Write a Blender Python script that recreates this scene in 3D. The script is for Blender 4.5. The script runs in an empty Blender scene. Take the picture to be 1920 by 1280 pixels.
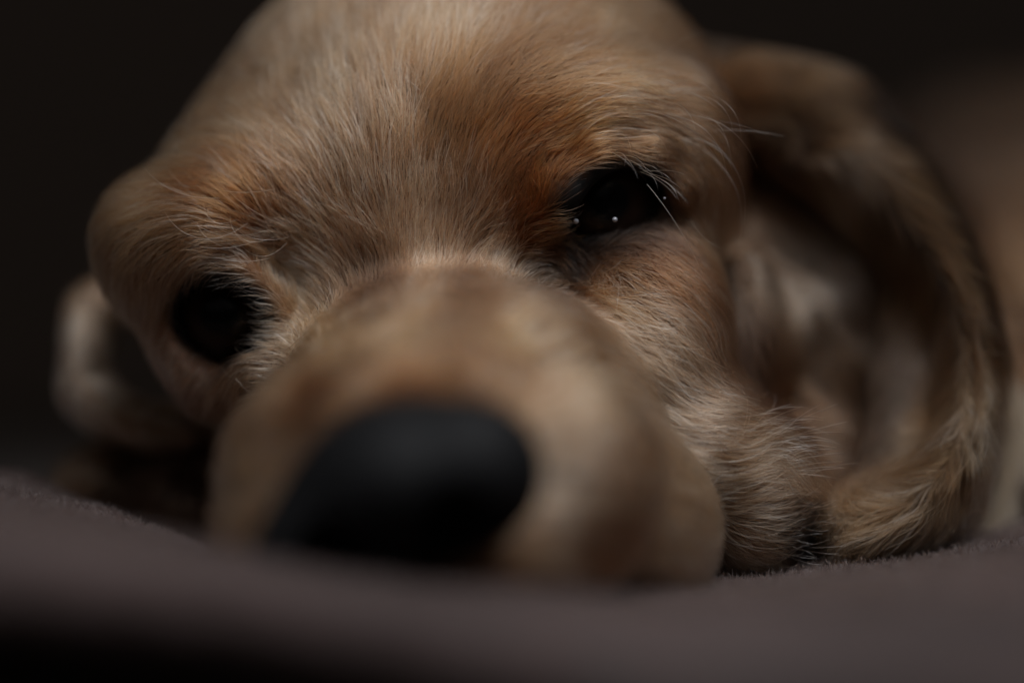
import bpy, math, random
import numpy as np

# ------------------------------------------------------------------ camera, world, lamps
SC = bpy.context.scene
COL = SC.collection
MM = 0.001
CAM_D, PXMM, ZC = 460.0, 0.0859, 80.0          # camera to focus plane (mm), mm per photo pixel there, camera height

cam = bpy.data.cameras.new('camera')
cam.lens = 100.0
cam.sensor_width = 1920 * PXMM / CAM_D * 100.0
cam.clip_start, cam.clip_end = 0.01, 50.0
cam.dof.use_dof = True
cam.dof.focus_distance = 0.455
cam.dof.aperture_fstop = 2.9
camo = bpy.data.objects.new('camera', cam); COL.objects.link(camo)
camo.location = (0, -CAM_D * MM, ZC * MM)
camo.rotation_euler = (math.radians(90), 0, 0)
SC.camera = camo

W_ = bpy.data.worlds.new('World'); SC.world = W_; W_.use_nodes = True
W_.node_tree.nodes['Background'].inputs[0].default_value = (0.9, 0.95, 1.0, 1)
W_.node_tree.nodes['Background'].inputs[1].default_value = 0.013

def lamp(name, loc, target, size, watts, colour, spread=180):
    l = bpy.data.lights.new(name, 'AREA'); l.shape = 'RECTANGLE'
    l.size, l.size_y = size; l.energy = watts; l.color = colour; l.spread = math.radians(spread)
    o = bpy.data.objects.new(name, l); COL.objects.link(o)
    o.location = loc
    d = np.array(target) - np.array(loc)
    from mathutils import Vector
    o.rotation_euler = Vector(d).to_track_quat('-Z', 'Y').to_euler()
    return o
lamp('window_light', (0.10, -0.22, 0.60), (0.0, -0.02, 0.07), (0.40, 0.26), 0.68, (0.96, 0.97, 1.0), 75)
lamp('room_light', (-0.30, -0.9, 0.70), (0.0, 0.0, 0.08), (1.2, 0.9), 0.25, (1.0, 0.95, 0.90))

SC.view_settings.view_transform = 'Standard'
SC.view_settings.look = 'None'
SC.view_settings.exposure = 0.0
SC.view_settings.gamma = 1.0
SC.cycles.max_bounces = 10
SC.cycles.transmission_bounces = 8
SC.cycles.sample_clamp_indirect = 4.0
SC.cycles_curves.subdivisions = 2

rng = np.random.default_rng(7)

# ------------------------------------------------------------------ helpers
def W(px, py, y):
    """point (mm) seen at photo pixel px, py when it stands y mm behind the focus plane"""
    s = PXMM * (CAM_D + y) / CAM_D
    return np.array([(px - 960) * s, y, (640 - py) * s + ZC])

def to_px(P):
    s = PXMM * (CAM_D + P[..., 1]) / CAM_D
    s = np.maximum(s, 1e-3)
    return P[..., 0] / s + 960, 640 - (P[..., 2] - ZC) / s

def rot(yaw=0, pitch=0, roll=0):
    a, b, c = (math.radians(v) for v in (yaw, pitch, roll))
    Rz = np.array([[math.cos(a), -math.sin(a), 0], [math.sin(a), math.cos(a), 0], [0, 0, 1]])
    Rx = np.array([[1, 0, 0], [0, math.cos(b), -math.sin(b)], [0, math.sin(b), math.cos(b)]])
    Ry = np.array([[math.cos(c), 0, math.sin(c)], [0, 1, 0], [-math.sin(c), 0, math.cos(c)]])
    return Rz @ Rx @ Ry

_perm = rng.random((32, 32, 32)).astype(np.float32)
def noise(P, scale):
    """value noise 0..1 of points P with features of about `scale` mm"""
    q = P / scale
    i = np.floor(q).astype(int); f = q - i
    f = f * f * (3 - 2 * f)
    out = 0
    for dx in (0, 1):
        for dy in (0, 1):
            for dz in (0, 1):
                w = (f[..., 0] if dx else 1 - f[..., 0]) * (f[..., 1] if dy else 1 - f[..., 1]) * (f[..., 2] if dz else 1 - f[..., 2])
                out = out + w * _perm[(i[..., 0] + dx) % 32, (i[..., 1] + dy) % 32, (i[..., 2] + dz) % 32]
    return out

class Field:
    """signed distance on a grid, built from smoothly blended rounded shapes (all in mm)"""
    def __init__(self, lo, hi, h):
        self.lo = np.array(lo, float); self.h = h
        self.n = np.ceil((np.array(hi) - self.lo) / h).astype(int) + 1
        self.D = np.full(self.n, 60.0, np.float32)
    def _block(self, c, ext):
        a = np.clip(np.floor((c - ext - self.lo) / self.h).astype(int), 0, self.n)
        b = np.clip(np.ceil((c + ext - self.lo) / self.h).astype(int) + 1, 0, self.n)
        if (b <= a).any(): return None, None
        ax = [(self.lo[k] + self.h * np.arange(a[k], b[k])).astype(np.float32) for k in range(3)]
        return tuple(slice(a[k], b[k]) for k in range(3)), np.meshgrid(*ax, indexing='ij')
    def _merge(self, sl, d, k, sub):
        D = self.D[sl]
        if sub:
            h = np.clip(0.5 - 0.5 * (D + d) / k, 0, 1)
            self.D[sl] = D * (1 - h) + (-d) * h + k * h * (1 - h)
        else:
            h = np.clip(0.5 + 0.5 * (D - d) / k, 0, 1)
            self.D[sl] = D * (1 - h) + d * h - k * h * (1 - h)
    def ell(self, c, r, R=None, k=6.0, sub=False):
        c = np.asarray(c, float); r = np.asarray(r, float)
        sl, g = self._block(c, r.max() + k + 14)
        if sl is None: return
        X, Y, Z = (g[i] - c[i] for i in range(3))
        if R is not None:
            M = R.T
            X, Y, Z = (M[i, 0] * X + M[i, 1] * Y + M[i, 2] * Z for i in range(3))
        k0 = np.sqrt((X / r[0]) ** 2 + (Y / r[1]) ** 2 + (Z / r[2]) ** 2)
        k1 = np.sqrt((X / r[0] ** 2) ** 2 + (Y / r[1] ** 2) ** 2 + (Z / r[2] ** 2) ** 2) + 1e-6
        self._merge(sl, k0 * (k0 - 1) / k1, k, sub)
    def cone(self, a, b, ra, rb, k=6.0, sub=False):
        a = np.asarray(a, float); b = np.asarray(b, float)
        c = (a + b) / 2
        ext = np.abs(b - a) / 2 + max(ra, rb) + k + 10
        sl, g = self._block(c, ext)
        if sl is None: return
        ab = b - a
        t = np.clip(sum((g[i] - a[i]) * ab[i] for i in range(3)) / (ab @ ab), 0, 1)
        d = np.sqrt(sum((g[i] - a[i] - t * ab[i]) ** 2 for i in range(3))) - (ra + (rb - ra) * t)
        self._merge(sl, d, k, sub)
    def sample(self, P):
        q = np.clip((P - self.lo) / self.h, 0, self.n - 1.001)
        i = q.astype(int); f = (q - i).astype(np.float32)
        out = 0
        for dx in (0, 1):
            for dy in (0, 1):
                for dz in (0, 1):
                    w = (f[:, 0] if dx else 1 - f[:, 0]) * (f[:, 1] if dy else 1 - f[:, 1]) * (f[:, 2] if dz else 1 - f[:, 2])
                    out = out + w * self.D[i[:, 0] + dx, i[:, 1] + dy, i[:, 2] + dz]
        return out
    def normal(self, P, e=1.2):
        g = np.stack([self.sample(P + np.eye(3)[k] * e) - self.sample(P - np.eye(3)[k] * e) for k in range(3)], -1)
        return g / (np.linalg.norm(g, axis=-1, keepdims=True) + 1e-9)
    def mesh(self):
        """surface nets: one vertex in every cell the surface crosses"""
        D = self.D.copy()
        for ax in range(3):                                        # close the shell at the grid's faces
            s = [slice(None)] * 3; s[ax] = 0; D[tuple(s)] = np.abs(D[tuple(s)]) + .1
            s[ax] = -1; D[tuple(s)] = np.abs(D[tuple(s)]) + .1
        S = D < 0
        n = np.array(D.shape)
        acc = np.zeros((*(n - 1), 3), np.float32); cnt = np.zeros(n - 1, np.float32)
        edges = []
        for ax in range(3):
            A = [slice(None)] * 3; B = [slice(None)] * 3
            A[ax] = slice(0, -1); B[ax] = slice(1, None)
            x = S[tuple(A)] != S[tuple(B)]
            idx = np.argwhere(x)
            d0 = D[tuple(A)][x]; d1 = D[tuple(B)][x]
            pos = idx.astype(np.float32); pos[:, ax] += d0 / (d0 - d1)
            edges.append((ax, idx, S[tuple(A)][x]))
            o = [k for k in range(3) if k != ax]
            for u in (0, 1):
                for v in (0, 1):
                    c = idx.copy(); c[:, o[0]] -= u; c[:, o[1]] -= v
                    ok = ((c >= 0) & (c < n - 1)).all(1)
                    np.add.at(acc, tuple(c[ok].T), pos[ok]); np.add.at(cnt, tuple(c[ok].T), 1)
        m = cnt > 0
        ids = np.full(n - 1, -1, int); ids[m] = np.arange(m.sum())
        V = acc[m] / cnt[m][:, None] * self.h + self.lo
        F = []
        for ax, idx, ins in edges:
            o = [(ax + 1) % 3, (ax + 2) % 3]
            q = []
            for u, v in ((0, 0), (1, 0), (1, 1), (0, 1)):
                c = idx.copy(); c[:, o[0]] -= u; c[:, o[1]] -= v
                q.append(c)
            ok = np.all([((c >= 0) & (c < n - 1)).all(1) for c in q], axis=0)
            f = np.stack([ids[tuple(c[ok].T)] for c in q], 1)
            fl = ~ins[ok]
            f[fl] = f[fl][:, ::-1]
            F.append(f)
        return V, np.concatenate(F)

def link_mesh(name, V, F, mat, parent=None, smooth=True, colours=None):
    me = bpy.data.meshes.new(name)
    V = np.asarray(V, np.float32) * MM
    if isinstance(F, np.ndarray):
        me.vertices.add(len(V)); me.vertices.foreach_set('co', V.ravel())
        k = F.shape[1]
        me.loops.add(F.size); me.loops.foreach_set('vertex_index', F.ravel().astype(np.int32))
        me.polygons.add(len(F))
        me.polygons.foreach_set('loop_start', np.arange(0, F.size, k, dtype=np.int32))
        me.polygons.foreach_set('loop_total', np.full(len(F), k, np.int32))
        me.update(calc_edges=True); me.validate()
    else:
        me.from_pydata([tuple(v) for v in V], [], F); me.update()
    if smooth: me.polygons.foreach_set('use_smooth', np.ones(len(me.polygons), bool))
    if colours is not None:
        a = me.color_attributes.new('coat', 'FLOAT_COLOR', 'POINT')
        a.data.foreach_set('color', np.concatenate([colours, np.ones((len(V), 1))], 1).astype(np.float32).ravel())
    me.materials.append(mat)
    o = bpy.data.objects.new(name, me); COL.objects.link(o)
    if parent: o.parent = parent
    return o

def link_hair(name, P, R, C, mat, parent):
    """P (n, k, 3) mm, R (n, k) mm, C (n, 3) colour of each hair, deeper at the root and paler at the tip"""
    n, k = P.shape[:2]
    hc = bpy.data.hair_curves.new(name)
    hc.add_curves([k] * n)
    hc.points.foreach_set('position', (P * MM).astype(np.float32).ravel())
    hc.points.foreach_set('radius', (R * MM).astype(np.float32).ravel())
    a = hc.attributes.new('coat', 'FLOAT_COLOR', 'POINT')
    g = np.linspace(0, 1, k)[None, :, None]
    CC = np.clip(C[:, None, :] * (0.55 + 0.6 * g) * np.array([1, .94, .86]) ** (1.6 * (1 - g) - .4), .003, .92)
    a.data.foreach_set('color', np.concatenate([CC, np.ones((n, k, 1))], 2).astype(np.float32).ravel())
    hc.materials.append(mat)
    o = bpy.data.objects.new(name, hc); COL.objects.link(o)
    o.parent = parent
    return o

def new_mat(name):
    m = bpy.data.materials.new(name); m.use_nodes = True
    return m, m.node_tree.nodes, m.node_tree.links

# ------------------------------------------------------------------ materials
def mat_fur(name='fur', ior=1.5, rough=0.42):
    m, N, L = new_mat(name)
    for n in list(N): N.remove(n)
    out = N.new('ShaderNodeOutputMaterial'); h = N.new('ShaderNodeBsdfHairPrincipled')
    h.model = 'CHIANG'; h.parametrization = 'COLOR'
    at = N.new('ShaderNodeAttribute'); at.attribute_name = 'coat'
    L.new(at.outputs['Color'], h.inputs['Color'])
    h.inputs['Roughness'].default_value = rough; h.inputs['IOR'].default_value = ior
    h.inputs['Radial Roughness'].default_value = 0.6
    h.inputs['Random Roughness'].default_value = 0.3
    h.inputs['Coat'].default_value = 0.0
    L.new(h.outputs[0], out.inputs[0])
    return m
def mat_skin():
    m, N, L = new_mat('skin')
    b = N['Principled BSDF']
    at = N.new('ShaderNodeAttribute'); at.attribute_name = 'coat'
    L.new(at.outputs['Color'], b.inputs['Base Color'])
    b.inputs['Roughness'].default_value = 0.75
    b.inputs['Specular IOR Level'].default_value = 0.2
    return m
def mat_nose():
    m, N, L = new_mat('nose_leather')
    b = N['Principled BSDF']
    tc = N.new('ShaderNodeTexCoord')
    vo = N.new('ShaderNodeTexVoronoi'); vo.inputs['Scale'].default_value = 900
    L.new(tc.outputs['Object'], vo.inputs['Vector'])
    bp = N.new('ShaderNodeBump'); bp.inputs['Strength'].default_value = 0.5; bp.inputs['Distance'].default_value = 0.0005
    L.new(vo.outputs['Distance'], bp.inputs['Height']); L.new(bp.outputs[0], b.inputs['Normal'])
    b.inputs['Base Color'].default_value = (0.007, 0.007, 0.0076, 1)
    b.inputs['Roughness'].default_value = 0.62
    b.inputs['Specular IOR Level'].default_value = 0.16
    return m
def plain(name, c, rough=0.5, spec=0.5, coat=0.0):
    m, N, L = new_mat(name)
    b = N['Principled BSDF']
    nt = N.new('ShaderNodeTexNoise'); nt.inputs['Scale'].default_value = 600
    tc = N.new('ShaderNodeTexCoord'); L.new(tc.outputs['Object'], nt.inputs['Vector'])
    mx = N.new('ShaderNodeMix'); mx.data_type = 'RGBA'
    mx.inputs['A'].default_value = (*[v * .8 for v in c], 1); mx.inputs['B'].default_value = (*[v * 1.2 for v in c], 1)
    L.new(nt.outputs['Fac'], mx.inputs['Factor']); L.new(mx.outputs['Result'], b.inputs['Base Color'])
    b.inputs['Roughness'].default_value = rough
    b.inputs['Specular IOR Level'].default_value = spec
    b.inputs['Coat Weight'].default_value = coat
    return m
def mat_blanket():
    m, N, L = new_mat('plush')
    b = N['Principled BSDF']
    tc = N.new('ShaderNodeTexCoord')
    n1 = N.new('ShaderNodeTexNoise'); n1.inputs['Scale'].default_value = 26; n1.inputs['Detail'].default_value = 6
    n2 = N.new('ShaderNodeTexNoise'); n2.inputs['Scale'].default_value = 900; n2.inputs['Detail'].default_value = 3
    for n in (n1, n2): L.new(tc.outputs['Object'], n.inputs['Vector'])
    cr = N.new('ShaderNodeValToRGB')
    cr.color_ramp.elements[0].position, cr.color_ramp.elements[1].position = 0.36, 0.64
    cr.color_ramp.elements[0].color = (0.050, 0.0335, 0.031, 1); cr.color_ramp.elements[1].color = (0.090, 0.060, 0.055, 1)
    L.new(n1.outputs['Fac'], cr.inputs[0]); L.new(cr.outputs[0], b.inputs['Base Color'])
    bp = N.new('ShaderNodeBump'); bp.inputs['Strength'].default_value = 0.6; bp.inputs['Distance'].default_value = 0.001
    L.new(n2.outputs['Fac'], bp.inputs['Height']); L.new(bp.outputs[0], b.inputs['Normal'])
    b.inputs['Roughness'].default_value = 0.95; b.inputs['Specular IOR Level'].default_value = 0.1
    b.inputs['Sheen Weight'].default_value = 0.25; b.inputs['Sheen Roughness'].default_value = 0.5
    return m
M_EAR = mat_fur('ear_hair', 1.26, 0.5)
M_FUR, M_SKIN, M_NOSE, M_PLUSH = mat_fur(), mat_skin(), mat_nose(), mat_blanket()
M_RIM = plain('eyelid_skin', (0.012, 0.011, 0.011), 0.5, 0.35)
M_WALL = plain('wall_paint', (0.48, 0.36, 0.29), 0.9, 0.1)
M_DROP = plain('tear', (0.35, 0.36, 0.4), 0.08, 0.8, 1.0)

# ------------------------------------------------------------------ setting: blanket and dark wall
def crest_z(x):          # height (mm) of the blanket along the head, from left to right
    return np.interp(x, [-400, -82, -64, -48, -10, 30, 60, 90, 400], [-18, -23, -30, -37, -41, -40, -36, -31, -24]) + ZC
EDGE_X = [-110, -60, -30, -8, 8, 22, 36, 60]
def edge_y(x): return np.interp(x, EDGE_X, [-112, -112, -113, -117, -127, -150, -180, -215])   # where the folded front edge runs
def front_z(x): return np.interp(x, EDGE_X, [-22, -24.5, -30, -34, -35, -35, -34, -32.5]) + ZC
def blanket():
    xs = np.concatenate([np.linspace(-520, -130, 40), np.linspace(-126, 126, 169), np.linspace(130, 520, 40)])
    ts = np.concatenate([np.linspace(0, 1, 70), np.linspace(1, 2, 110)[1:], np.linspace(2, 3, 40)[1:]])
    X, T = np.meshgrid(xs, ts)
    r = 6.0                                                         # radius of the turned-under fold
    y0 = edge_y(X) + r
    cz = crest_z(X)
    Y = np.zeros_like(X); Z = np.zeros_like(X)
    a = T <= 1                                                     # far part of the seat
    b = (T > 1) & (T <= 2)                                         # flat top under the head
    c = T > 2                                                      # fold at the front
    yb = np.interp(X[a], [-160, -70, -30, 20], [52, 60, 120, 700])       # its far hem
    Y[a] = yb + (30 - yb) * (1 - (1 - T[a]) ** 1.7)
    Z[a] = (ZC - 34) + (cz[a] - ZC + 34) * np.clip(1 - (Y[a] - 30) / 60, 0, 1)
    tb = T[b] - 1
    Y[b] = 30 + (y0[b] - 30) * tb
    Z[b] = cz[b] + (front_z(X[b]) - cz[b]) * np.clip(tb * 1.2, 0, 1) ** 1.2
    roll = np.clip(tb - .8, 0, 1) / .2
    Z[b] -= 1.0 * roll ** 2
    tc = (T[c] - 2) * math.radians(200)
    Y[c] = y0[c] - r * np.sin(tc); Z[c] = front_z(X[c]) - 1.0 - r * (1 - np.cos(tc))
    P = np.stack([X, Y, Z], -1)
    last = P[-1].copy(); rows = [P]
    for dy in (6, 14, 24, 40):                                      # turned under, back over the cushion
        q = last.copy(); q[:, 1] += dy; rows.append(q[None])
    P = np.concatenate(rows)
    near = np.exp(-(np.maximum(P[..., 1] - 60, 0) / 120) ** 2)
    Pn = P * np.array([1, 1, .3])
    P[..., 2] += ((noise(Pn, 31) - .5) * 3.4 + (noise(Pn + 77, 13) - .5) * 1.3 + (noise(Pn + 31, 5) - .5) * 0.5) * (0.35 + near)
    ny, nx = P.shape[:2]
    I, J = np.meshgrid(np.arange(nx - 1), np.arange(ny - 1))
    v = (J * nx + I).ravel()
    return P, np.stack([v, v + nx, v + nx + 1, v + 1], 1)
BP, BF = blanket()
bl = link_mesh('blanket', BP.reshape(-1, 3), BF, M_PLUSH)
bl['label'] = 'crumpled mauve brown plush blanket under the chin of the sleepy dog'
bl['category'] = 'blanket'

def cushion():
    """seat cushion under the blanket: a slab whose front follows the blanket's edge, with a rounded rim"""
    xs = np.linspace(-600, 600, 121); prof = []
    top = ZC - 44
    for k in range(13):
        t = math.radians(90 * k / 12); prof.append((12 * (1 - math.sin(t)), top - 12 * (1 - math.cos(t))))
    rows = [[(x, 900, top) for x in xs]]
    for dy, z in prof: rows.append([(x, edge_y(x) + 8 + dy, z - .6 * math.sin(x * .11)) for x in xs])
    for z in (top - 40, top - 90, top - 140): rows.append([(x, edge_y(x) + 8, z) for x in xs])
    rows.append([(x, 900, top - 140) for x in xs])
    P = np.array(rows, float); nx = len(xs); ny = len(rows)
    I, J = np.meshgrid(np.arange(nx - 1), np.arange(ny - 1)); v = (J * nx + I).ravel()
    return P.reshape(-1, 3), np.stack([v, v + nx, v + nx + 1, v + 1], 1)
M_CUSH = plain('charcoal_cloth', (0.14, 0.12, 0.108), 0.95, 0.1)
cv, cf = cushion()
cu = link_mesh('cushion', cv, cf, M_CUSH)
cu['label'] = 'dark charcoal seat cushion in the shadow below the blanket edge'
cu['category'] = 'cushion'

def box_mesh(name, lo, hi, mat):
    V = [(x, y, z) for z in (lo[2], hi[2]) for y in (lo[1], hi[1]) for x in (lo[0], hi[0])]
    F = [(0, 2, 3, 1), (4, 5, 7, 6), (0, 1, 5, 4), (2, 6, 7, 3), (0, 4, 6, 2), (1, 3, 7, 5)]
    return link_mesh(name, V, F, mat, smooth=False)
w = box_mesh('wall', (-1500, 1250, -400), (1500, 1350, 1400), M_WALL); w['kind'] = 'structure'
f = box_mesh('floor', (-1500, -900, -460), (1500, 1250, -400), M_WALL); f['kind'] = 'structure'

# ------------------------------------------------------------------ the dog
EYE_R = dict(c=W(1130, 380, 12.0), r=10.4)
EYE_L = dict(c=W(432, 592, 14.5), r=9.5)

B = Field((-100, -96, 20), (250, 330, 195), 1.6)
B.ell(W(885, 335, 52), (47, 56, 43), k=10)                          # skull
B.ell(W(770, 380, 23), (28, 23, 18), rot(roll=-16), k=12)           # forehead between the eyes
B.ell(W(395, 425, 12), (16, 14, 10.5), rot(roll=-24), k=12)
B.ell(W(480, 330, 30), (14, 18, 12), rot(roll=-35), k=14)          # brow over the far eye
B.ell(W(1060, 232, 12), (21, 14, 10.5), rot(roll=-6), k=7)           # brow over the near eye
B.ell(W(985, 340, 9), (9, 11, 11), k=6)                             # inner corner of that brow
B.ell(W(1290, 300, 20), (8, 14, 13), k=8)                           # temple
B.ell(W(272, 475, 15), (6.5, 11, 10), rot(roll=-10), k=7)
B.ell(W(345, 650, 16), (5, 10, 12.5), rot(roll=-30), k=5)            # far cheek
B.ell(W(512, 690, 8), (8, 9, 10), k=6)                              # below the far eye
B.ell(W(1195, 560, 12), (13, 15, 13), rot(roll=-20), k=8)           # near cheek
B.ell(W(1230, 700, 8), (11, 15, 15), k=8)
B.ell(W(1392, 935, 12), (10.5, 17, 14), rot(roll=-8), k=9)                          # corner of the lip
B.ell(W(1310, 830, 6), (9, 15, 9), k=6)
for c, r in (((785, 520, 9), (19, 13, 11.5)), ((790, 632, 5), (21.5, 13, 12)), ((787, 652, -10), (20, 13, 10.8)), ((783, 688, -26), (18.5, 12, 9.8)),
             ((777, 732, -39), (16.5, 11, 9)), ((770, 780, -51), (15, 9, 8.5))):
    B.ell(W(*c), r, rot(roll=-14), k=6)                             # bridge of the muzzle
B.ell(W(764, 865, -52), (17, 13, 14), rot(roll=-13), k=7)
for c, r in (((570, 895, -38), (11.5, 18, 14)), ((615, 815, -22), (10, 15, 9)), ((1055, 700, -4), (9, 13, 10)), ((1015, 690, -20), (9, 12, 10)), ((1085, 800, -12), (10, 13, 11)),
             ((1108, 895, -24), (11.5, 16, 13)), ((1060, 900, -44), (13, 14, 16)), ((1185, 1005, -18), (12, 18, 13))):
    B.ell(W(*c), r, k=7)                                            # flews
B.ell(W(760, 1010, -46), (24, 26, 12), k=8)                         # chin
B.ell(W(375, 940, 36), (9, 16, 9), k=5)
B.ell(W(250, 915, 46), (13, 14, 8), k=5)                           # far jowl
B.ell(W(930, 830, 45), (38, 50, 28), k=12)                          # throat
for c, r, a in (((1490, 475, 48), (11, 12, 8), 30), ((1580, 565, 44), (9, 12, 8), 42), ((1640, 660, 46), (7, 10, 9), 60), ((1480, 605, 38), (6, 8, 6), 0),
                ((1398, 650, 30), (5.5, 11, 16), 0), ((1552, 690, 41), (8, 9, 7.5), 0), ((1600, 810, 48), (10, 10, 9), 0), ((1500, 810, 42), (10, 12, 9), 0), ((1480, 905, 34), (12, 14, 9), 0)):
    B.ell(W(*c), r, rot(roll=a), k=4.5)                             # curls under the ear
B.ell(W(1945, 830, 64), (13, 20, 24), k=8)                           # shoulder fluff beside the ear
B.ell(W(1250, 560, 110), (62, 62, 48), k=20)                        # neck
B.ell(W(1900, 800, 190), (66, 78, 62), k=25)                        # shoulder
B.ell(W(2050, 650, 300), (90, 110, 70), k=30)                       # trunk
B.ell(EYE_R['c'] + np.array([0, -8, 0]), (10.4, 8.5, 5.8), rot(roll=-20), k=3, sub=True)
B.ell(EYE_L['c'] + np.array([0, -8, 0]), (8.4, 8, 7.0), rot(roll=12), k=3, sub=True)

for a, b, r in ((W(1000, 425, 0), W(1050, 358, -2), 3.3), (W(1050, 358, -2), W(1115, 298, -1), 2.9), (W(1112, 288, 0), W(1215, 296, 2), 2.0), (W(1215, 296, 2), W(1272, 358, 4), 1.8)):
    B.cone(a, b, r, r, k=3)                                         # upper lid of the near eye
for a, b, r in ((W(540, 625, 4), W(502, 560, 2), 2.3), (W(502, 560, 2), W(455, 515, 1), 2.5), (W(455, 515, 1), W(385, 500, 3), 2.3), (W(385, 500, 3), W(325, 535, 7), 1.9)):
    B.cone(a, b, r, r, k=3)

def chain(F, pts, k=6):
    for p in pts:
        F.ell(W(*p[:3]), p[3:6], rot(roll=p[6]), k=k)
# near ear: a leather flap that rises from the temple, turns over and hangs
ER = Field((28, -8, 28), (108, 80, 140), 1.5)
chain(ER, [(1385, 235, 48, 9, 12, 9, 0), (1455, 230, 46, 9, 14, 8.5, 5), (1530, 255, 43, 9, 15, 8.5, 22), (1600, 310, 40, 9, 15, 8, 38),
           (1660, 375, 37, 9, 15, 6.5, 48), (1710, 440, 34, 9, 15, 5, 55), (1755, 515, 31, 9, 14, 3.6, 66), (1786, 600, 28, 9, 13, 2.5, 76), (1802, 690, 25, 9, 12, 2.2, 88),
           (1797, 790, 21, 9, 12, 2.3, 98), (1770, 860, 17, 9, 12, 2.4, 112), (1718, 925, 13, 9, 11, 2.4, 135), (1645, 972, 10, 9, 8, 2.4, 160), (1590, 985, 9, 5, 6, 2.2, 170)])
chain(ER, [(1422, 155, 47, 6, 8, 3.5, 10), (1525, 178, 44, 6, 8, 3.5, 12), (1578, 203, 42, 3, 6, 4, 40)], 4)
chain(ER, [(1540, 312, 34, 6, 9, 3, 10)], 3)
chain(ER, [(1730, 590, 36, 5, 8, 6, 0), (1724, 690, 32, 6, 8, 10, 0), (1716, 790, 28, 6, 8, 10, 0), (1694, 880, 23, 5, 8, 8, 12)], 5)
EL = Field((-105, 15, 35), (-35, 75, 110), 1.4)
chain(EL, [(205, 570, 44, 4, 8, 4, -30), (165, 620, 44, 2.5, 9, 6, -10), (155, 690, 42, 2.5, 9, 6, 5), (185, 755, 40, 5, 9, 2.6, 40), (250, 792, 36, 6, 9, 2.5, 20), (330, 808, 32, 6, 8, 2.5, 5)], 5)
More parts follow.
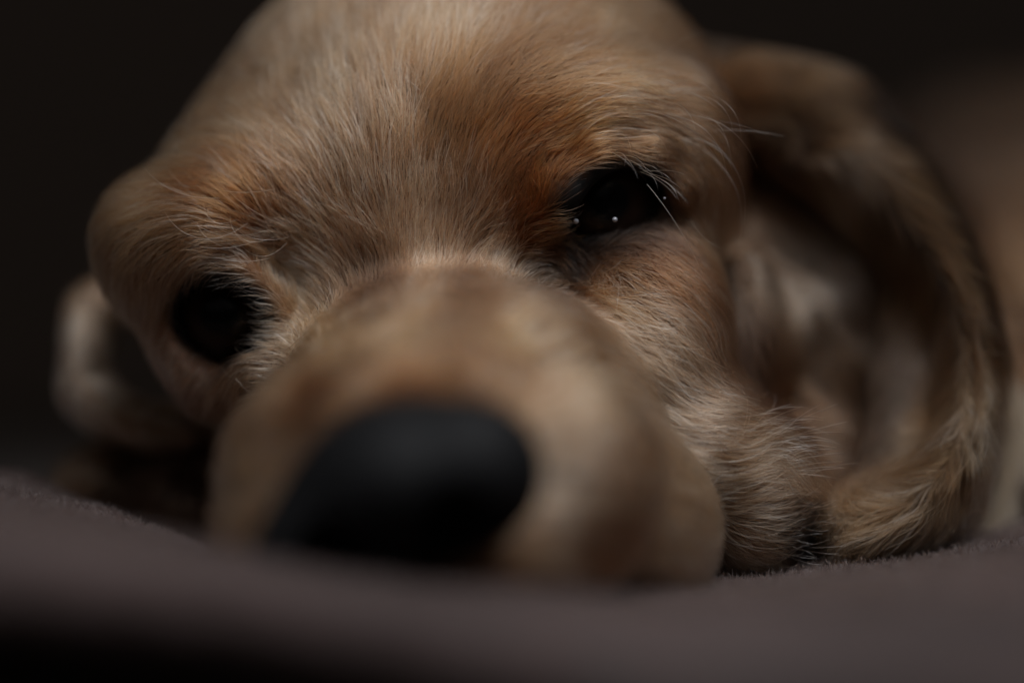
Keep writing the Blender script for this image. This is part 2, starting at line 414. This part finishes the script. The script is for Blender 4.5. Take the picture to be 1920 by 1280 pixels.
# coat colours, some light and shade put in, and lie of the hair, given where they sit on the face
COATS = np.array([
    # px, py, r, g, b
    (850, 60, .60, .46, .33), (600, 150, .58, .44, .31), (480, 240, .58, .44, .31), (1150, 60, .56, .42, .29), (750, 250, .60, .44, .31),
    (330, 270, .60, .46, .33), (430, 380, .40, .225, .105), (490, 410, .40, .22, .095), (300, 400, .50, .36, .23), (250, 480, .52, .39, .27),
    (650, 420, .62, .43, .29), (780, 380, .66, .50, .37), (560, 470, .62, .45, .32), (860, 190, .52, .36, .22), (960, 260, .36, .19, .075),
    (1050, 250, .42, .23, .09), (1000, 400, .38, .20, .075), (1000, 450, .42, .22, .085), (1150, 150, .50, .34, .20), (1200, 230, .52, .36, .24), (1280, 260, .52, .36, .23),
    (1340, 330, .48, .31, .19), (1300, 420, .52, .37, .25), (1200, 500, .40, .24, .14), (1130, 530, .58, .40, .25), (1200, 620, .60, .45, .33), (1260, 500, .44, .27, .16),
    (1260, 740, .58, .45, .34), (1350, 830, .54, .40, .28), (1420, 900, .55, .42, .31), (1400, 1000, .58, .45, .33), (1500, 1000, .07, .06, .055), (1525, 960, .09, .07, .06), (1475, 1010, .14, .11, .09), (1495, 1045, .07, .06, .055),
    (690, 525, .20, .14, .095), (640, 560, .32, .23, .16), (735, 535, .26, .18, .12), (860, 560, .28, .19, .12), (905, 575, .32, .22, .14), (780, 570, .58, .42, .29), (950, 520, .60, .46, .34), (790, 480, .70, .55, .42), (580, 560, .60, .46, .33),
    (620, 640, .66, .46, .28), (760, 650, .66, .46, .28), (880, 690, .58, .38, .22), (940, 640, .64, .46, .30), (605, 745, .30, .17, .07), (860, 705, .32, .2, .1), (770, 740, .34, .2, .1), (520, 720, .58, .43, .30),
    (1050, 750, .66, .48, .32), (1040, 900, .62, .48, .35), (1150, 850, .64, .47, .33), (1130, 1010, .52, .33, .19), (1270, 1030, .66, .54, .42), (1250, 900, .62, .46, .32),
    (450, 850, .58, .45, .32), (460, 960, .60, .47, .34), (330, 640, .76, .58, .47), (365, 720, .70, .52, .42), (280, 560, .55, .40, .28), (430, 740, .46, .31, .19), (500, 660, .58, .44, .32),  # far cheek guides raised: its lit strip is put into the colour
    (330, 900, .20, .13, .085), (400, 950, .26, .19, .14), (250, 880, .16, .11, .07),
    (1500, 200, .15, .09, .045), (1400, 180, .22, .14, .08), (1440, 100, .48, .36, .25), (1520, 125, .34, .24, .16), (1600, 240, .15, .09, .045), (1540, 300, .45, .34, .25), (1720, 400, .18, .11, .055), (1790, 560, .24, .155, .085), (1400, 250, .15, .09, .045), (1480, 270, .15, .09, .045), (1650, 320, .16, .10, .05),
    (1850, 760, .58, .46, .35), (1780, 930, .52, .40, .29), (1650, 1000, .50, .38, .26),
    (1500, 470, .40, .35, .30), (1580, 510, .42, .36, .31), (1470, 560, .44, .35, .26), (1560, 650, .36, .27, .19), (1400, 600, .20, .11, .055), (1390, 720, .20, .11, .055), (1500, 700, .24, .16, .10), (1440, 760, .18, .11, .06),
    (1520, 640, .27, .18, .11), (1610, 620, .50, .42, .34), (1460, 530, .50, .43, .36), (1530, 575, .30, .21, .13), (1450, 600, .30, .2, .12), (1600, 780, .30, .20, .12), (1550, 880, .22, .14, .085), (1720, 620, .40, .34, .30), (1715, 720, .46, .39, .34), (1700, 840, .42, .35, .30), (1880, 500, .42, .29, .18), (1900, 760, .52, .38, .26), (1900, 880, .46, .33, .22), (1905, 640, .34, .23, .14),  # lower guides darkened: shade in the hollow under the ear put in
    (1180, 280, .38, .24, .14), (1240, 290, .40, .27, .17), (1032, 490, .07, .05, .04), (1050, 462, .05, .04, .035), (1130, 452, .10, .08, .07), (1085, 455, .06, .05, .045), (1205, 442, .14, .10, .08), (812, 310, .38, .26, .16), (826, 262, .30, .20, .115), (852, 215, .29, .19, .11), (890, 178, .32, .21, .125), (950, 155, .37, .25, .15), (1030, 148, .41, .28, .17), (890, 280, .36, .225, .12), (500, 340, .40, .26, .15), (560, 400, .44, .28, .17), (150, 650, .78, .64, .52), (140, 720, .78, .64, .52), (225, 805, .66, .50, .36), (235, 690, .22, .15, .09), (1700, 150, .28, .20, .14)], float)  # brow hollow: darker coat with its shade put in; body behind likewise

LIES = np.array([
    # px, py, dx, dy (image, where the tips point), length mm, lift
    (850, 60, .15, -1, 9, .18), (950, 70, .5, -.8, 9, .18), (600, 150, -.4, -.9, 9, .18), (480, 240, -.7, -.6, 9, .18), (1150, 60, .7, -.6, 9, .18), (700, 200, -.15, -1, 8, .2),
    (330, 270, -.9, -.25, 9, .2), (450, 330, -.75, -.65, 11, .16), (390, 370, -.9, -.35, 11, .16), (330, 400, -.95, .15, 10, .18), (260, 400, -.8, .5, 9, .2), (250, 480, -.5, .85, 9, .2),
    (400, 460, -.95, -.05, 9, .25), (480, 440, -.85, -.4, 10, .18), (520, 380, -.6, -.8, 10, .16), (330, 490, -.8, .55, 8, .25), (450, 500, -.9, .1, 6, .35),
    (560, 420, -.5, -.85, 7, .2), (520, 520, -.8, -.4, 6, .25), (650, 420, -.25, -1, 7, .2), (750, 400, .05, -1, 7, .2), (800, 300, .05, -1, 7, .2), (700, 320, -.15, -1, 8, .2),
    (840, 300, .1, -1, 8, .25), (850, 180, .4, -.9, 10, .2), (900, 320, .15, -1, 9, .2), (950, 230, .45, -.9, 10, .15), (1020, 160, .9, -.4, 11, .14), (1050, 230, .85, -.5, 10, .14),
    (1130, 130, 1, -.15, 11, .14), (1130, 210, 1, -.2, 10, .16), (1220, 170, 1, .15, 11, .15), (1280, 230, .85, .5, 11, .16), (1220, 240, .95, .25, 10, .2), (1330, 310, .5, .85, 10, .18), (1350, 420, .2, 1, 9, .18),
    (980, 330, .4, -.9, 7, .2), (1030, 350, .6, -.75, 6, .25), (1010, 420, .7, -.6, 5, .28), (960, 440, .3, -.9, 5, .25), (1080, 300, .85, -.45, 7, .25), (1200, 280, .9, .35, 7, .25),
    (1290, 380, .5, .85, 7, .2), (1280, 460, .5, .85, 8, .2), (1150, 480, .8, .55, 6, .2), (1060, 500, .6, .8, 6, .22), (1120, 570, .6, .8, 9, .18), (1220, 560, .7, .7, 9, .18), (1300, 560, .4, .9, 9, .2),
    (1180, 660, .55, .85, 10, .18), (1250, 720, .6, .8, 11, .2), (1260, 800, .8, .6, 10, .2), (1340, 820, .95, .2, 12, .3), (1430, 835, .95, -.25, 13, .45), (1400, 920, .9, -.25, 10, .35), (1480, 960, .85, -.3, 8, .4), (1420, 1020, .8, .1, 7, .3), (1490, 1050, .7, .5, 6, .3),
    (780, 560, 0, -1, 6, .25), (650, 560, -.35, -.9, 6, .25), (580, 600, -.7, -.7, 6, .25), (930, 510, .3, -.9, 6, .28), (1010, 540, .6, -.75, 6, .3), (1080, 640, .8, -.4, 6, .28),
    (620, 680, -.6, -.8, 5, .22), (760, 680, 0, -1, 4.5, .22), (930, 680, .5, -.8, 5, .22), (500, 720, -.9, -.35, 6, .25), (1120, 760, .95, -.1, 6, .22), (1060, 900, 1, .05, 5, .22), (1180, 900, .9, .35, 6, .22), (1250, 1030, .7, .7, 7, .22),
    (460, 850, -.9, .3, 6, .25), (450, 960, -.7, .7, 6, .25), (330, 620, -.4, .9, 7, .2), (270, 560, -.1, 1, 5, .15), (420, 730, -.5, .85, 8, .3), (500, 640, -.75, .3, 7, .3), (350, 760, -.4, .9, 8, .25),
    (330, 900, .2, 1, 13, .3), (420, 950, .5, .9, 12, .35), (230, 880, -.2, 1, 12, .3),
    (1450, 150, .8, -.2, 9, .2), (1550, 200, .8, .35, 10, .2), (1500, 260, .7, .6, 10, .2), (1680, 330, .6, .8, 12, .25), (1780, 520, .3, .95, 12, .2), (1830, 700, .05, 1, 12, .2), (1800, 900, -.4, .9, 13, .25), (1680, 990, -.9, .4, 13, .25),
    (1500, 470, .6, .8, 12, .35), (1580, 540, .4, .9, 12, .35), (1450, 600, -.1, 1, 12, .35), (1560, 700, .3, .9, 12, .4), (1390, 650, 0, 1, 12, .2), (1500, 860, .2, 1, 11, .35), (1720, 720, 0, 1, 9, .15),
    (1880, 500, .3, .9, 16, .3), (1880, 850, -.2, 1, 16, .3), (1700, 200, .6, -.3, 16, .3),
    (150, 650, -.1, 1, 5, .2), (220, 790, .8, .55, 5, .2), (300, 810, .9, .3, 8, .25), (230, 720, .2, .95, 7, .2)], float)

_GX = np.arange(-240, 2200, 20.0); _GY = np.arange(-240, 1400, 20.0)
def spread(G, power=2.6, soft=22):
    gx, gy = np.meshgrid(_GX, _GY, indexing='ij')
    d2 = (gx[..., None] - G[:, 0]) ** 2 + (gy[..., None] - G[:, 1]) ** 2 + soft ** 2
    w = d2 ** (-power / 2 * 1.25); w /= w.sum(-1, keepdims=True)
    return w @ G[:, 2:]
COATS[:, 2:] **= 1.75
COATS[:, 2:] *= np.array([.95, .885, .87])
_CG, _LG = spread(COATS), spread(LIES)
EAR_COATS = np.array([
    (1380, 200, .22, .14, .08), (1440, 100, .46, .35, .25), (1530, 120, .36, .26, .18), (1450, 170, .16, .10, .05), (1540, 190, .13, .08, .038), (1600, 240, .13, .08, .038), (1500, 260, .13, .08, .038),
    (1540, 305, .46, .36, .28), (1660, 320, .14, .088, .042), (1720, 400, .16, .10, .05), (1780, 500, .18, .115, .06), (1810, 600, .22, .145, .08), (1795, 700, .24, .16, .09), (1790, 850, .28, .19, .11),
    (1850, 720, .56, .45, .34), (1845, 840, .56, .45, .34), (1800, 930, .54, .43, .32), (1720, 990, .46, .35, .25), (1640, 1010, .44, .33, .23), (1680, 930, .30, .21, .13),
    (1735, 600, .40, .34, .30), (1715, 700, .44, .38, .34), (1700, 800, .42, .36, .32), (1690, 870, .36, .29, .24)], float)
EAR_COATS[:, 2:] **= 1.75
_EG = spread(EAR_COATS)
def look(T, px, py):
    qx = np.clip((px - _GX[0]) / 20, 0, len(_GX) - 1.001); qy = np.clip((py - _GY[0]) / 20, 0, len(_GY) - 1.001)
    i, j = qx.astype(int), qy.astype(int); f, g = (qx - i)[:, None], (qy - j)[:, None]
    return T[i, j] * (1 - f) * (1 - g) + T[i + 1, j] * f * (1 - g) + T[i, j + 1] * (1 - f) * g + T[i + 1, j + 1] * f * g

def in_eye(P, grow=1.0):
    out = np.zeros(len(P))
    for e, (rx, rz, roll) in ((EYE_R, (10.4, 6.0, -20)), (EYE_L, (9.2, 7.9, 14))):
        q = (P - e['c'] - np.array([0, -8, 0])) @ rot(roll=roll)
        out = np.maximum(out, 1.6 - np.sqrt((q[:, 0] / rx) ** 2 + (q[:, 2] / rz) ** 2 + (q[:, 1] / 16) ** 2))
    return out                                                      # above 0.6: on the lid

NOSE_C, NOSE_R = W(753, 918, -72), rot(roll=-15, pitch=8)
def in_nose(P):
    q = (P - NOSE_C) @ NOSE_R
    return np.sqrt((q[:, 0] / 19.8) ** 2 + (q[:, 1] / 18) ** 2 + (q[:, 2] / 11.2) ** 2)

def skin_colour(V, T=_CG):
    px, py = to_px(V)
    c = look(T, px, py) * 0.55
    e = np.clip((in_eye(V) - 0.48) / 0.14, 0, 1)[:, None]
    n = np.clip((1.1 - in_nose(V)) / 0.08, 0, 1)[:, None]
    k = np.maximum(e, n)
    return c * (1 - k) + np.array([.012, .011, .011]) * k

dog_V, dog_F = B.mesh()
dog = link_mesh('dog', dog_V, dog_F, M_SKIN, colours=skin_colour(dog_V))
dog['label'] = 'golden buff spaniel lying with its chin sunk in the mauve blanket, eyes half open'
dog['category'] = 'dog'
earR_V, earR_F = ER.mesh(); earL_V, earL_F = EL.mesh()
ear_r = link_mesh('ear', earR_V, earR_F, M_SKIN, dog, colours=skin_colour(earR_V, _EG))
ear_l = link_mesh('ear', earL_V, earL_F, M_SKIN, dog, colours=skin_colour(earL_V))
ear_r['label'] = 'long brown ear folded over, pale fur at its hem'
ear_l['label'] = 'small far ear with a pale rim beside the dark gap'

# nose leather
NF = Field(NOSE_C - 30, NOSE_C + 30, 0.8)
NF.ell(NOSE_C, (17.2, 14.5, 10.8), NOSE_R, k=1)
NF.ell(NOSE_C + NOSE_R @ np.array([0, 1, 3.5]), (11, 14, 8), NOSE_R, k=4)
NF.ell(NOSE_C + NOSE_R @ np.array([10.2, -3, 0.2]), (9.6, 10.5, 9.8), NOSE_R, k=3)           # wings
NF.ell(NOSE_C + NOSE_R @ np.array([-12.2, -3, -3.6]), (9.6, 10.5, 6.9), NOSE_R, k=4)
for sx, x in ((-1, -10.2), (1, 6.2)):
    NF.ell(NOSE_C + NOSE_R @ np.array([x, -12, -4.2]), (5.0, 9.5, 4.8), NOSE_R @ rot(yaw=sx * 15), k=2, sub=True)
    NF.ell(NOSE_C + NOSE_R @ np.array([x + sx * 5.5, -11, -6]), (4.5, 8, 1.5), NOSE_R @ rot(roll=sx * 18), k=1.5, sub=True)
NF.ell(NOSE_C + NOSE_R @ np.array([-2, -14.5, -5]), (.7, 4, 6), NOSE_R, k=1.2, sub=True)     # groove
nv, nf = NF.mesh()
link_mesh('nose', nv, nf, M_NOSE, dog)

# eyes
def mat_eye():
    m, N, L = new_mat('eyeball')
    b = N['Principled BSDF']
    at = N.new('ShaderNodeAttribute'); at.attribute_name = 'coat'
    L.new(at.outputs['Color'], b.inputs['Base Color'])
    b.inputs['Roughness'].default_value = 0.18; b.inputs['Specular IOR Level'].default_value = 0.16
    return m
M_EYE = mat_eye()
def ball(c, r, nu=48, nv=32, axis=(0, -1, 0)):
    V, F = [], []
    a = np.array(axis, float); a /= np.linalg.norm(a)
    u = np.cross(a, [0, 0, 1]); u /= np.linalg.norm(u); v = np.cross(u, a)
    for j in range(nv + 1):
        t = math.pi * j / nv
        for i in range(nu):
            p = 2 * math.pi * i / nu
            V.append(c + r * (a * math.cos(t) + (u * math.cos(p) + v * math.sin(p)) * math.sin(t)))
    for j in range(nv):
        for i in range(nu):
            i2 = (i + 1) % nu
            F.append((j * nu + i, j * nu + i2, (j + 1) * nu + i2, (j + 1) * nu + i))
    return np.array(V), F
def eye(e, gaze):
    V, F = ball(e['c'], e['r'], axis=gaze)
    a = np.array(gaze, float); a /= np.linalg.norm(a)
    ang = np.degrees(np.arccos(np.clip(((V - e['c']) / e['r']) @ a, -1, 1)))
    c = np.zeros((len(V), 3))
    stops = [0, 17, 20, 30, 42, 46, 60, 180]
    cols = [(.004,) * 3, (.004,) * 3, (.016, .008, .005), (.024, .012, .007), (.012, .007, .005), (.006, .005, .005), (.02, .017, .016), (.02, .017, .016)]  # iris and eye white darkened: shade of the sockets put into the colour
    for k in range(3): c[:, k] = np.interp(ang, stops, [q[k] for q in cols])
    o = link_mesh('eye', V, F, M_EYE, dog, colours=c)
    return o
eye_r = eye(EYE_R, (0.05, -1, -0.02)); eye_l = eye(EYE_L, (-0.1, -1, 0.05))
for p in (W(1080, 415, -1.5), W(1153, 412, -3.2), W(1246, 372, -1.5)):
    V, F = ball(p, 0.45 if p[0] < 20 else .2, 12, 8)
    o = link_mesh('tear_drop', V, F, M_DROP, eye_r)

# ------------------------------------------------------------------ hair
def roots(V, F, n):
    a, b, c, d = (V[F[:, k]] for k in range(4))
    cr = np.cross(c - a, d - b); area = np.linalg.norm(cr, axis=1) / 2
    cen = (a + b + c + d) / 4
    nrm = cr / (2 * area[:, None] + 1e-9)
    px, py = to_px(cen)
    view = cen - np.array([0, -CAM_D, ZC]); view /= np.linalg.norm(view, axis=1, keepdims=True)
    facing = -(nrm * view).sum(1)
    wgt = np.where(facing > -0.35, 1.0, 0.12)                        # fewer on the side turned away
    wgt = wgt * np.where((cen[:, 1] > 75), 0.22, 1.0)               # far body
    wgt = wgt * np.where((px < -120) | (px > 2040) | (py < -150) | (py > 1200), 0.15, 1.0)
    wgt = wgt * (cen[:, 2] > 30)
    f = rng.choice(len(F), n, p=area * wgt / (area * wgt).sum())
    u, v = rng.random((2, n, 1))
    return a[f] * (1 - u) * (1 - v) + b[f] * u * (1 - v) + c[f] * u * v + d[f] * (1 - u) * v

def grow(Fd, R0, K=7, table=_CG, lscale=1.0, radius=0.043, pale=0.20):
    n = len(R0)
    P = np.zeros((n, K, 3))
    px, py = to_px(R0)
    L = look(_LG, px, py)
    length = L[:, 2] * 1.0 * lscale * (0.6 + 0.6 * rng.random(n)) * (0.85 + 0.3 * noise(R0, 9))
    far = np.clip((R0[:, 1] - 60) / 60, 0, 1)
    lift = L[:, 3] * (0.6 + 1.2 * rng.random(n) ** 1.5)
    tuft = np.stack([noise(R0 + 11 * k, 4.5) + .6 * noise(R0 + 31 * k, 2.0) - .8 for k in (1, 2, 3)], -1) * 0.6
    stray = rng.normal(0, 0.11, (n, 3)) * (1 + 1.5 * (rng.random(n) < .06))[:, None]
    p = R0 - Fd.normal(R0) * 0.3
    P[:, 0] = p
    step = length / (K - 1)
    for i in range(1, K):
        s = i / (K - 1)
        N_ = Fd.normal(p)
        qx, qy = to_px(p)
        l = look(_LG, qx, qy)
        v = np.stack([l[:, 0], np.full(n, 0.45), -l[:, 1]], -1)
        v = v + tuft * (0.4 + 0.8 * s) + stray * (0.6 + s)
        v -= (v * N_).sum(1, keepdims=True) * N_
        v /= np.linalg.norm(v, axis=1, keepdims=True) + 1e-9
        want = length * lift * (s - 0.42 * s * s) + 0.15              # height above the skin
        q = p + v * step[:, None]
        d = Fd.sample(q); Nq = Fd.normal(q)
        q = q + Nq * np.clip(want - d, -2.5, 2.5)[:, None] * 0.85
        P[:, i] = q; p = q
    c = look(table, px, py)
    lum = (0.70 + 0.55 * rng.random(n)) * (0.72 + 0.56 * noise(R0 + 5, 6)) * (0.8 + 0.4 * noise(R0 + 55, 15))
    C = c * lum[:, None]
    pl = (rng.random(n) < pale) & (c[:, 0] > .2)
    C[pl] = C[pl] * .4 + np.array([.78, .68, .57]) * .6 * np.clip(c[pl][:, :1] / .40, .07, 1.1)
    dk = rng.random(n) < 0.06
    C[dk] *= np.array([.5, .42, .36])
    e = np.clip((in_eye(R0) - 0.46) / 0.16, 0, 1)[:, None]
    C = C * (1 - e) + np.array([.02, .017, .015]) * e
    rad = radius * (0.75 + 0.5 * rng.random(n)) * (1 + 0.5 * pl) * (1 + 1.2 * far)
    s = np.linspace(0, 1, K)
    Rr = rad[:, None] * (1 - 0.75 * s ** 1.6)[None]
    return P, Rr, np.clip(C, .004, .9)

def coat(Fd, V, F, n, parent, name='fur', mat=None, **kw):
    R0 = roots(V, F, n)
    R0 = R0[(in_eye(R0) < 0.62) & (in_nose(R0) > 1.08)]
    # short hairs thin out on the lids
    e = in_eye(R0); R0 = R0[rng.random(len(R0)) > np.clip((e - .42) / .2, 0, .85)]
    P, R, C = grow(Fd, R0, **kw)
    o = link_hair(name, P, R, C, mat or M_FUR, parent)
    o['kind'] = 'stuff'
    return o
import os
Q = 1.0
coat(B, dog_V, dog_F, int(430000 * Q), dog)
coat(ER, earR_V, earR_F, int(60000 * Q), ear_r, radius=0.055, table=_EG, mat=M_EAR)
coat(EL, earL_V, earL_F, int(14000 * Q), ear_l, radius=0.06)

def strands(name, lst, parent, colour, rad, K=9):
    """single long hairs: start and end on the photo plus depth, bending sideways by `bow` mm and out of the face by `out` mm"""
    P, R, C = [], [], []
    for (x0, y0, d0, x1, y1, d1, bow, out) in lst:
        a, b = W(x0, y0, d0), W(x1, y1, d1)
        t = np.linspace(0, 1, K)[:, None]
        v = b - a; side = np.array([-v[2], 0, v[0]]); side /= np.linalg.norm(side) + 1e-9
        p = a + v * t + side * bow * (4 * t * (1 - t)) + np.array([0, -out, 0]) * (4 * t * (1 - t))
        P.append(p); R.append(rad * (1 - .75 * t[:, 0] ** 1.5)); C.append(np.array(colour) * rng.uniform(.75, 1.15))
    o = link_hair(name, np.array(P), np.array(R), np.array(C), M_FUR, parent)
    o['kind'] = 'stuff'
    return o
PALE = (.62, .52, .44)
lash = []
for k in range(11):                                                 # lashes of the near eye
    f = k / 10
    x = 1135 + 105 * f; y = 282 + 55 * f
    lash.append((x, y, -2.5, x + rng.uniform(25, 60), y + rng.uniform(18, 50), -7, rng.uniform(.2, 1.2), 1.5))
lash += [(1165, 287, -3, 1196, 335, -9, .3, 1), (1205, 320, -3, 1290, 382, -9, .6, 1), (1200, 322, -3, 1270, 372, -10, .5, 1), (1213, 345, -4, 1320, 520, -7, .6, 1),
         (1120, 278, -3, 1165, 252, -6, .6, 1), (1075, 335, -2, 1105, 310, -5, .3, .6), (1072, 352, -2, 1100, 335, -5, .3, .6), (1220, 322, -2, 1285, 328, -7, .4, .8)]
strands('eyelash', lash, dog, PALE, .045)
brow = [(1250, 215, -1, 1362, 322, -2, 2.2, 3), (1180, 205, -4, 1345, 300, -5, 2.0, 3), (1300, 225, 2, 1440, 255, 0, .6, 2), (1340, 244, 4, 1470, 256, 2, .3, 1), (1270, 215, 0, 1420, 315, -2, 2.5, 2),
        (1295, 410, 3, 1352, 466, -4, -.8, 2), (1300, 255, 2, 1395, 420, 0, 3.0, 2), (1320, 280, 4, 1385, 460, 1, 2.5, 2), (1230, 120, 8, 1330, 60, 8, 1, 2)]
for k in range(15):
    x, y = rng.uniform(1120, 1330), rng.uniform(150, 260)
    brow.append((x, y, 2, x + rng.uniform(50, 120), y + (x - 1130) * .35 + rng.uniform(-15, 35), -3, rng.uniform(.6, 2), 2.5))
strands('brow_hair', brow, dog, PALE, .032)
left = []
for k in range(16):
    x, y = rng.uniform(400, 560), rng.uniform(350, 500)
    left.append((x, y, -2, x - rng.uniform(60, 150), y + rng.uniform(-70, 25), -3, rng.uniform(.5, 2.2), 3.0))
for k in range(12):
    x, y = rng.uniform(400, 510), rng.uniform(495, 560)
    left.append((x + 20, y, 3, x - rng.uniform(10, 55), y + rng.uniform(-15, 22), -2, rng.uniform(-.5, .8), 1.5))
for k in range(34):
    x, y = rng.uniform(310, 420), rng.uniform(350, 460)
    left.append((x, y, 3, x - rng.uniform(50, 110), y + rng.uniform(10, 80), 6, rng.uniform(-2.5, -.8), 2.5))
strands('brow_hair', left, dog, PALE, .035)
beard = []
for k in range(90):
    x, y = rng.uniform(1330, 1470), rng.uniform(800, 900)
    beard.append((x, y, 0, x + rng.uniform(50, 130), y - rng.uniform(-10, 50), -3, rng.uniform(.2, 1.6), 1.5))
beard += [(1500, 900, 0, 1615, 868, -2, .8, 1), (1420, 835, 0, 1530, 800, -2, .8, 1), (1480, 850, 0, 1560, 842, -3, .3, 1)]
for k in range(50):
    x, y = rng.uniform(1440, 1520), rng.uniform(930, 1060)
    beard.append((x, y, 0, x + rng.uniform(20, 70), y - rng.uniform(-15, 40), -3, rng.uniform(-.4, .8), 1))
strands('whisker', beard, dog, PALE, .042)


def locks(name, hem, parent, colour, rad, n, lo, hi, K=12):
    """wavy locks hanging from a hem: each a bundle of hairs that share one wave"""
    hem = np.array([W(*h) for h in hem]); t = np.linspace(0, 1, len(hem))
    P, C = [], []
    for k in range(n):
        u = rng.random()
        a = np.array([np.interp(u, t, hem[:, i]) for i in range(3)])
        v = np.array([np.interp(min(u + .1, 1), t, hem[:, i]) - np.interp(max(u - .1, 0), t, hem[:, i]) for i in range(3)])
        v /= np.linalg.norm(v); out = np.array([v[2] * -1, 0, v[0]])
        L = rng.uniform(lo, hi); ph = rng.uniform(0, 6.28); am = rng.uniform(.4, 1.0); spread = rng.uniform(-.1, .3)
        for q in range(14):
            g = np.linspace(0, 1, K)[:, None]
            o = rng.normal(0, .55, 3)
            p = a + o * (1 - .7 * g) + (v + out * spread) * L * g * rng.uniform(.85, 1.05) + out * am * np.sin(ph + g * 5.0) * g - np.array([0, 0, 1.2]) * g * g
            P.append(p); C.append(np.array(colour) * rng.uniform(.7, 1.2))
    s_ = np.linspace(0, 1, K)
    R = np.repeat((rad * (1 - .8 * s_ ** 1.5))[None], len(P), 0)
    o = link_hair(name, np.array(P), R, np.array(C), M_FUR, parent); o['kind'] = 'stuff'
locks('ear_fringe', [(1815, 560, 22), (1832, 650, 18), (1835, 740, 14), (1822, 820, 11), (1790, 900, 8), (1730, 965, 6), (1650, 1000, 5)], ear_r, (.60, .49, .38), .055, 120, 7, 14)
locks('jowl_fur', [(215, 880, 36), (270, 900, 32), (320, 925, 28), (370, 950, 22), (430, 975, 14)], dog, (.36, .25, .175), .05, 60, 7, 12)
locks('shoulder_fur', [(1850, 640, 40), (1885, 720, 38), (1900, 800, 36), (1890, 880, 34), (1860, 950, 32)], dog, (.46, .34, .235), .06, 90, 8, 16)
locks('ear_fringe', [(1430, 120, 44), (1500, 130, 42), (1570, 160, 40), (1610, 215, 38), (1680, 285, 36), (1740, 370, 33), (1790, 460, 28)], ear_r, (.17, .105, .055), .05, 50, 5, 9)

# plush pile of the blanket where it is near enough to show
def pile(n):
    tri = BP[60:-6]
    ny, nx = tri.shape[:2]
    j = rng.integers(0, ny - 1, n * 6); i = rng.integers(0, nx - 1, n * 6)
    u, v = rng.random((2, n * 6, 1))
    p = tri[j, i] * (1 - u) * (1 - v) + tri[j, i + 1] * u * (1 - v) + tri[j + 1, i] * (1 - u) * v + tri[j + 1, i + 1] * u * v
    nn = np.cross(tri[j, i + 1] - tri[j, i], tri[j + 1, i] - tri[j, i]); nn /= np.linalg.norm(nn, axis=1, keepdims=True) + 1e-9
    nn *= np.where(nn[:, 1:2] * 0 + nn[:, 2:3] < 0, -1, 1)
    ok = (np.abs(p[:, 0]) < 130) & (p[:, 1] > -100) & (p[:, 1] < 60)
    p, nn = p[ok][:n], nn[ok][:n]; m = len(p)
    d = nn + rng.normal(0, .45, (m, 3)); d /= np.linalg.norm(d, axis=1, keepdims=True)
    bend = rng.normal(0, .5, (m, 3))
    L = rng.uniform(.6, 1.7, (m, 1))
    P = np.stack([p, p + d * L * .5, p + d * L * .9 + bend * L * .3], 1)
    C = np.array([.10, .07, .065]) * rng.uniform(.6, 1.4, (m, 1))
    Rr = np.repeat(np.array([[.05, .045, .02]]), m, 0)
    o = link_hair('pile', P, Rr, C, M_FUR, bl); o['kind'] = 'stuff'
pile(90000)
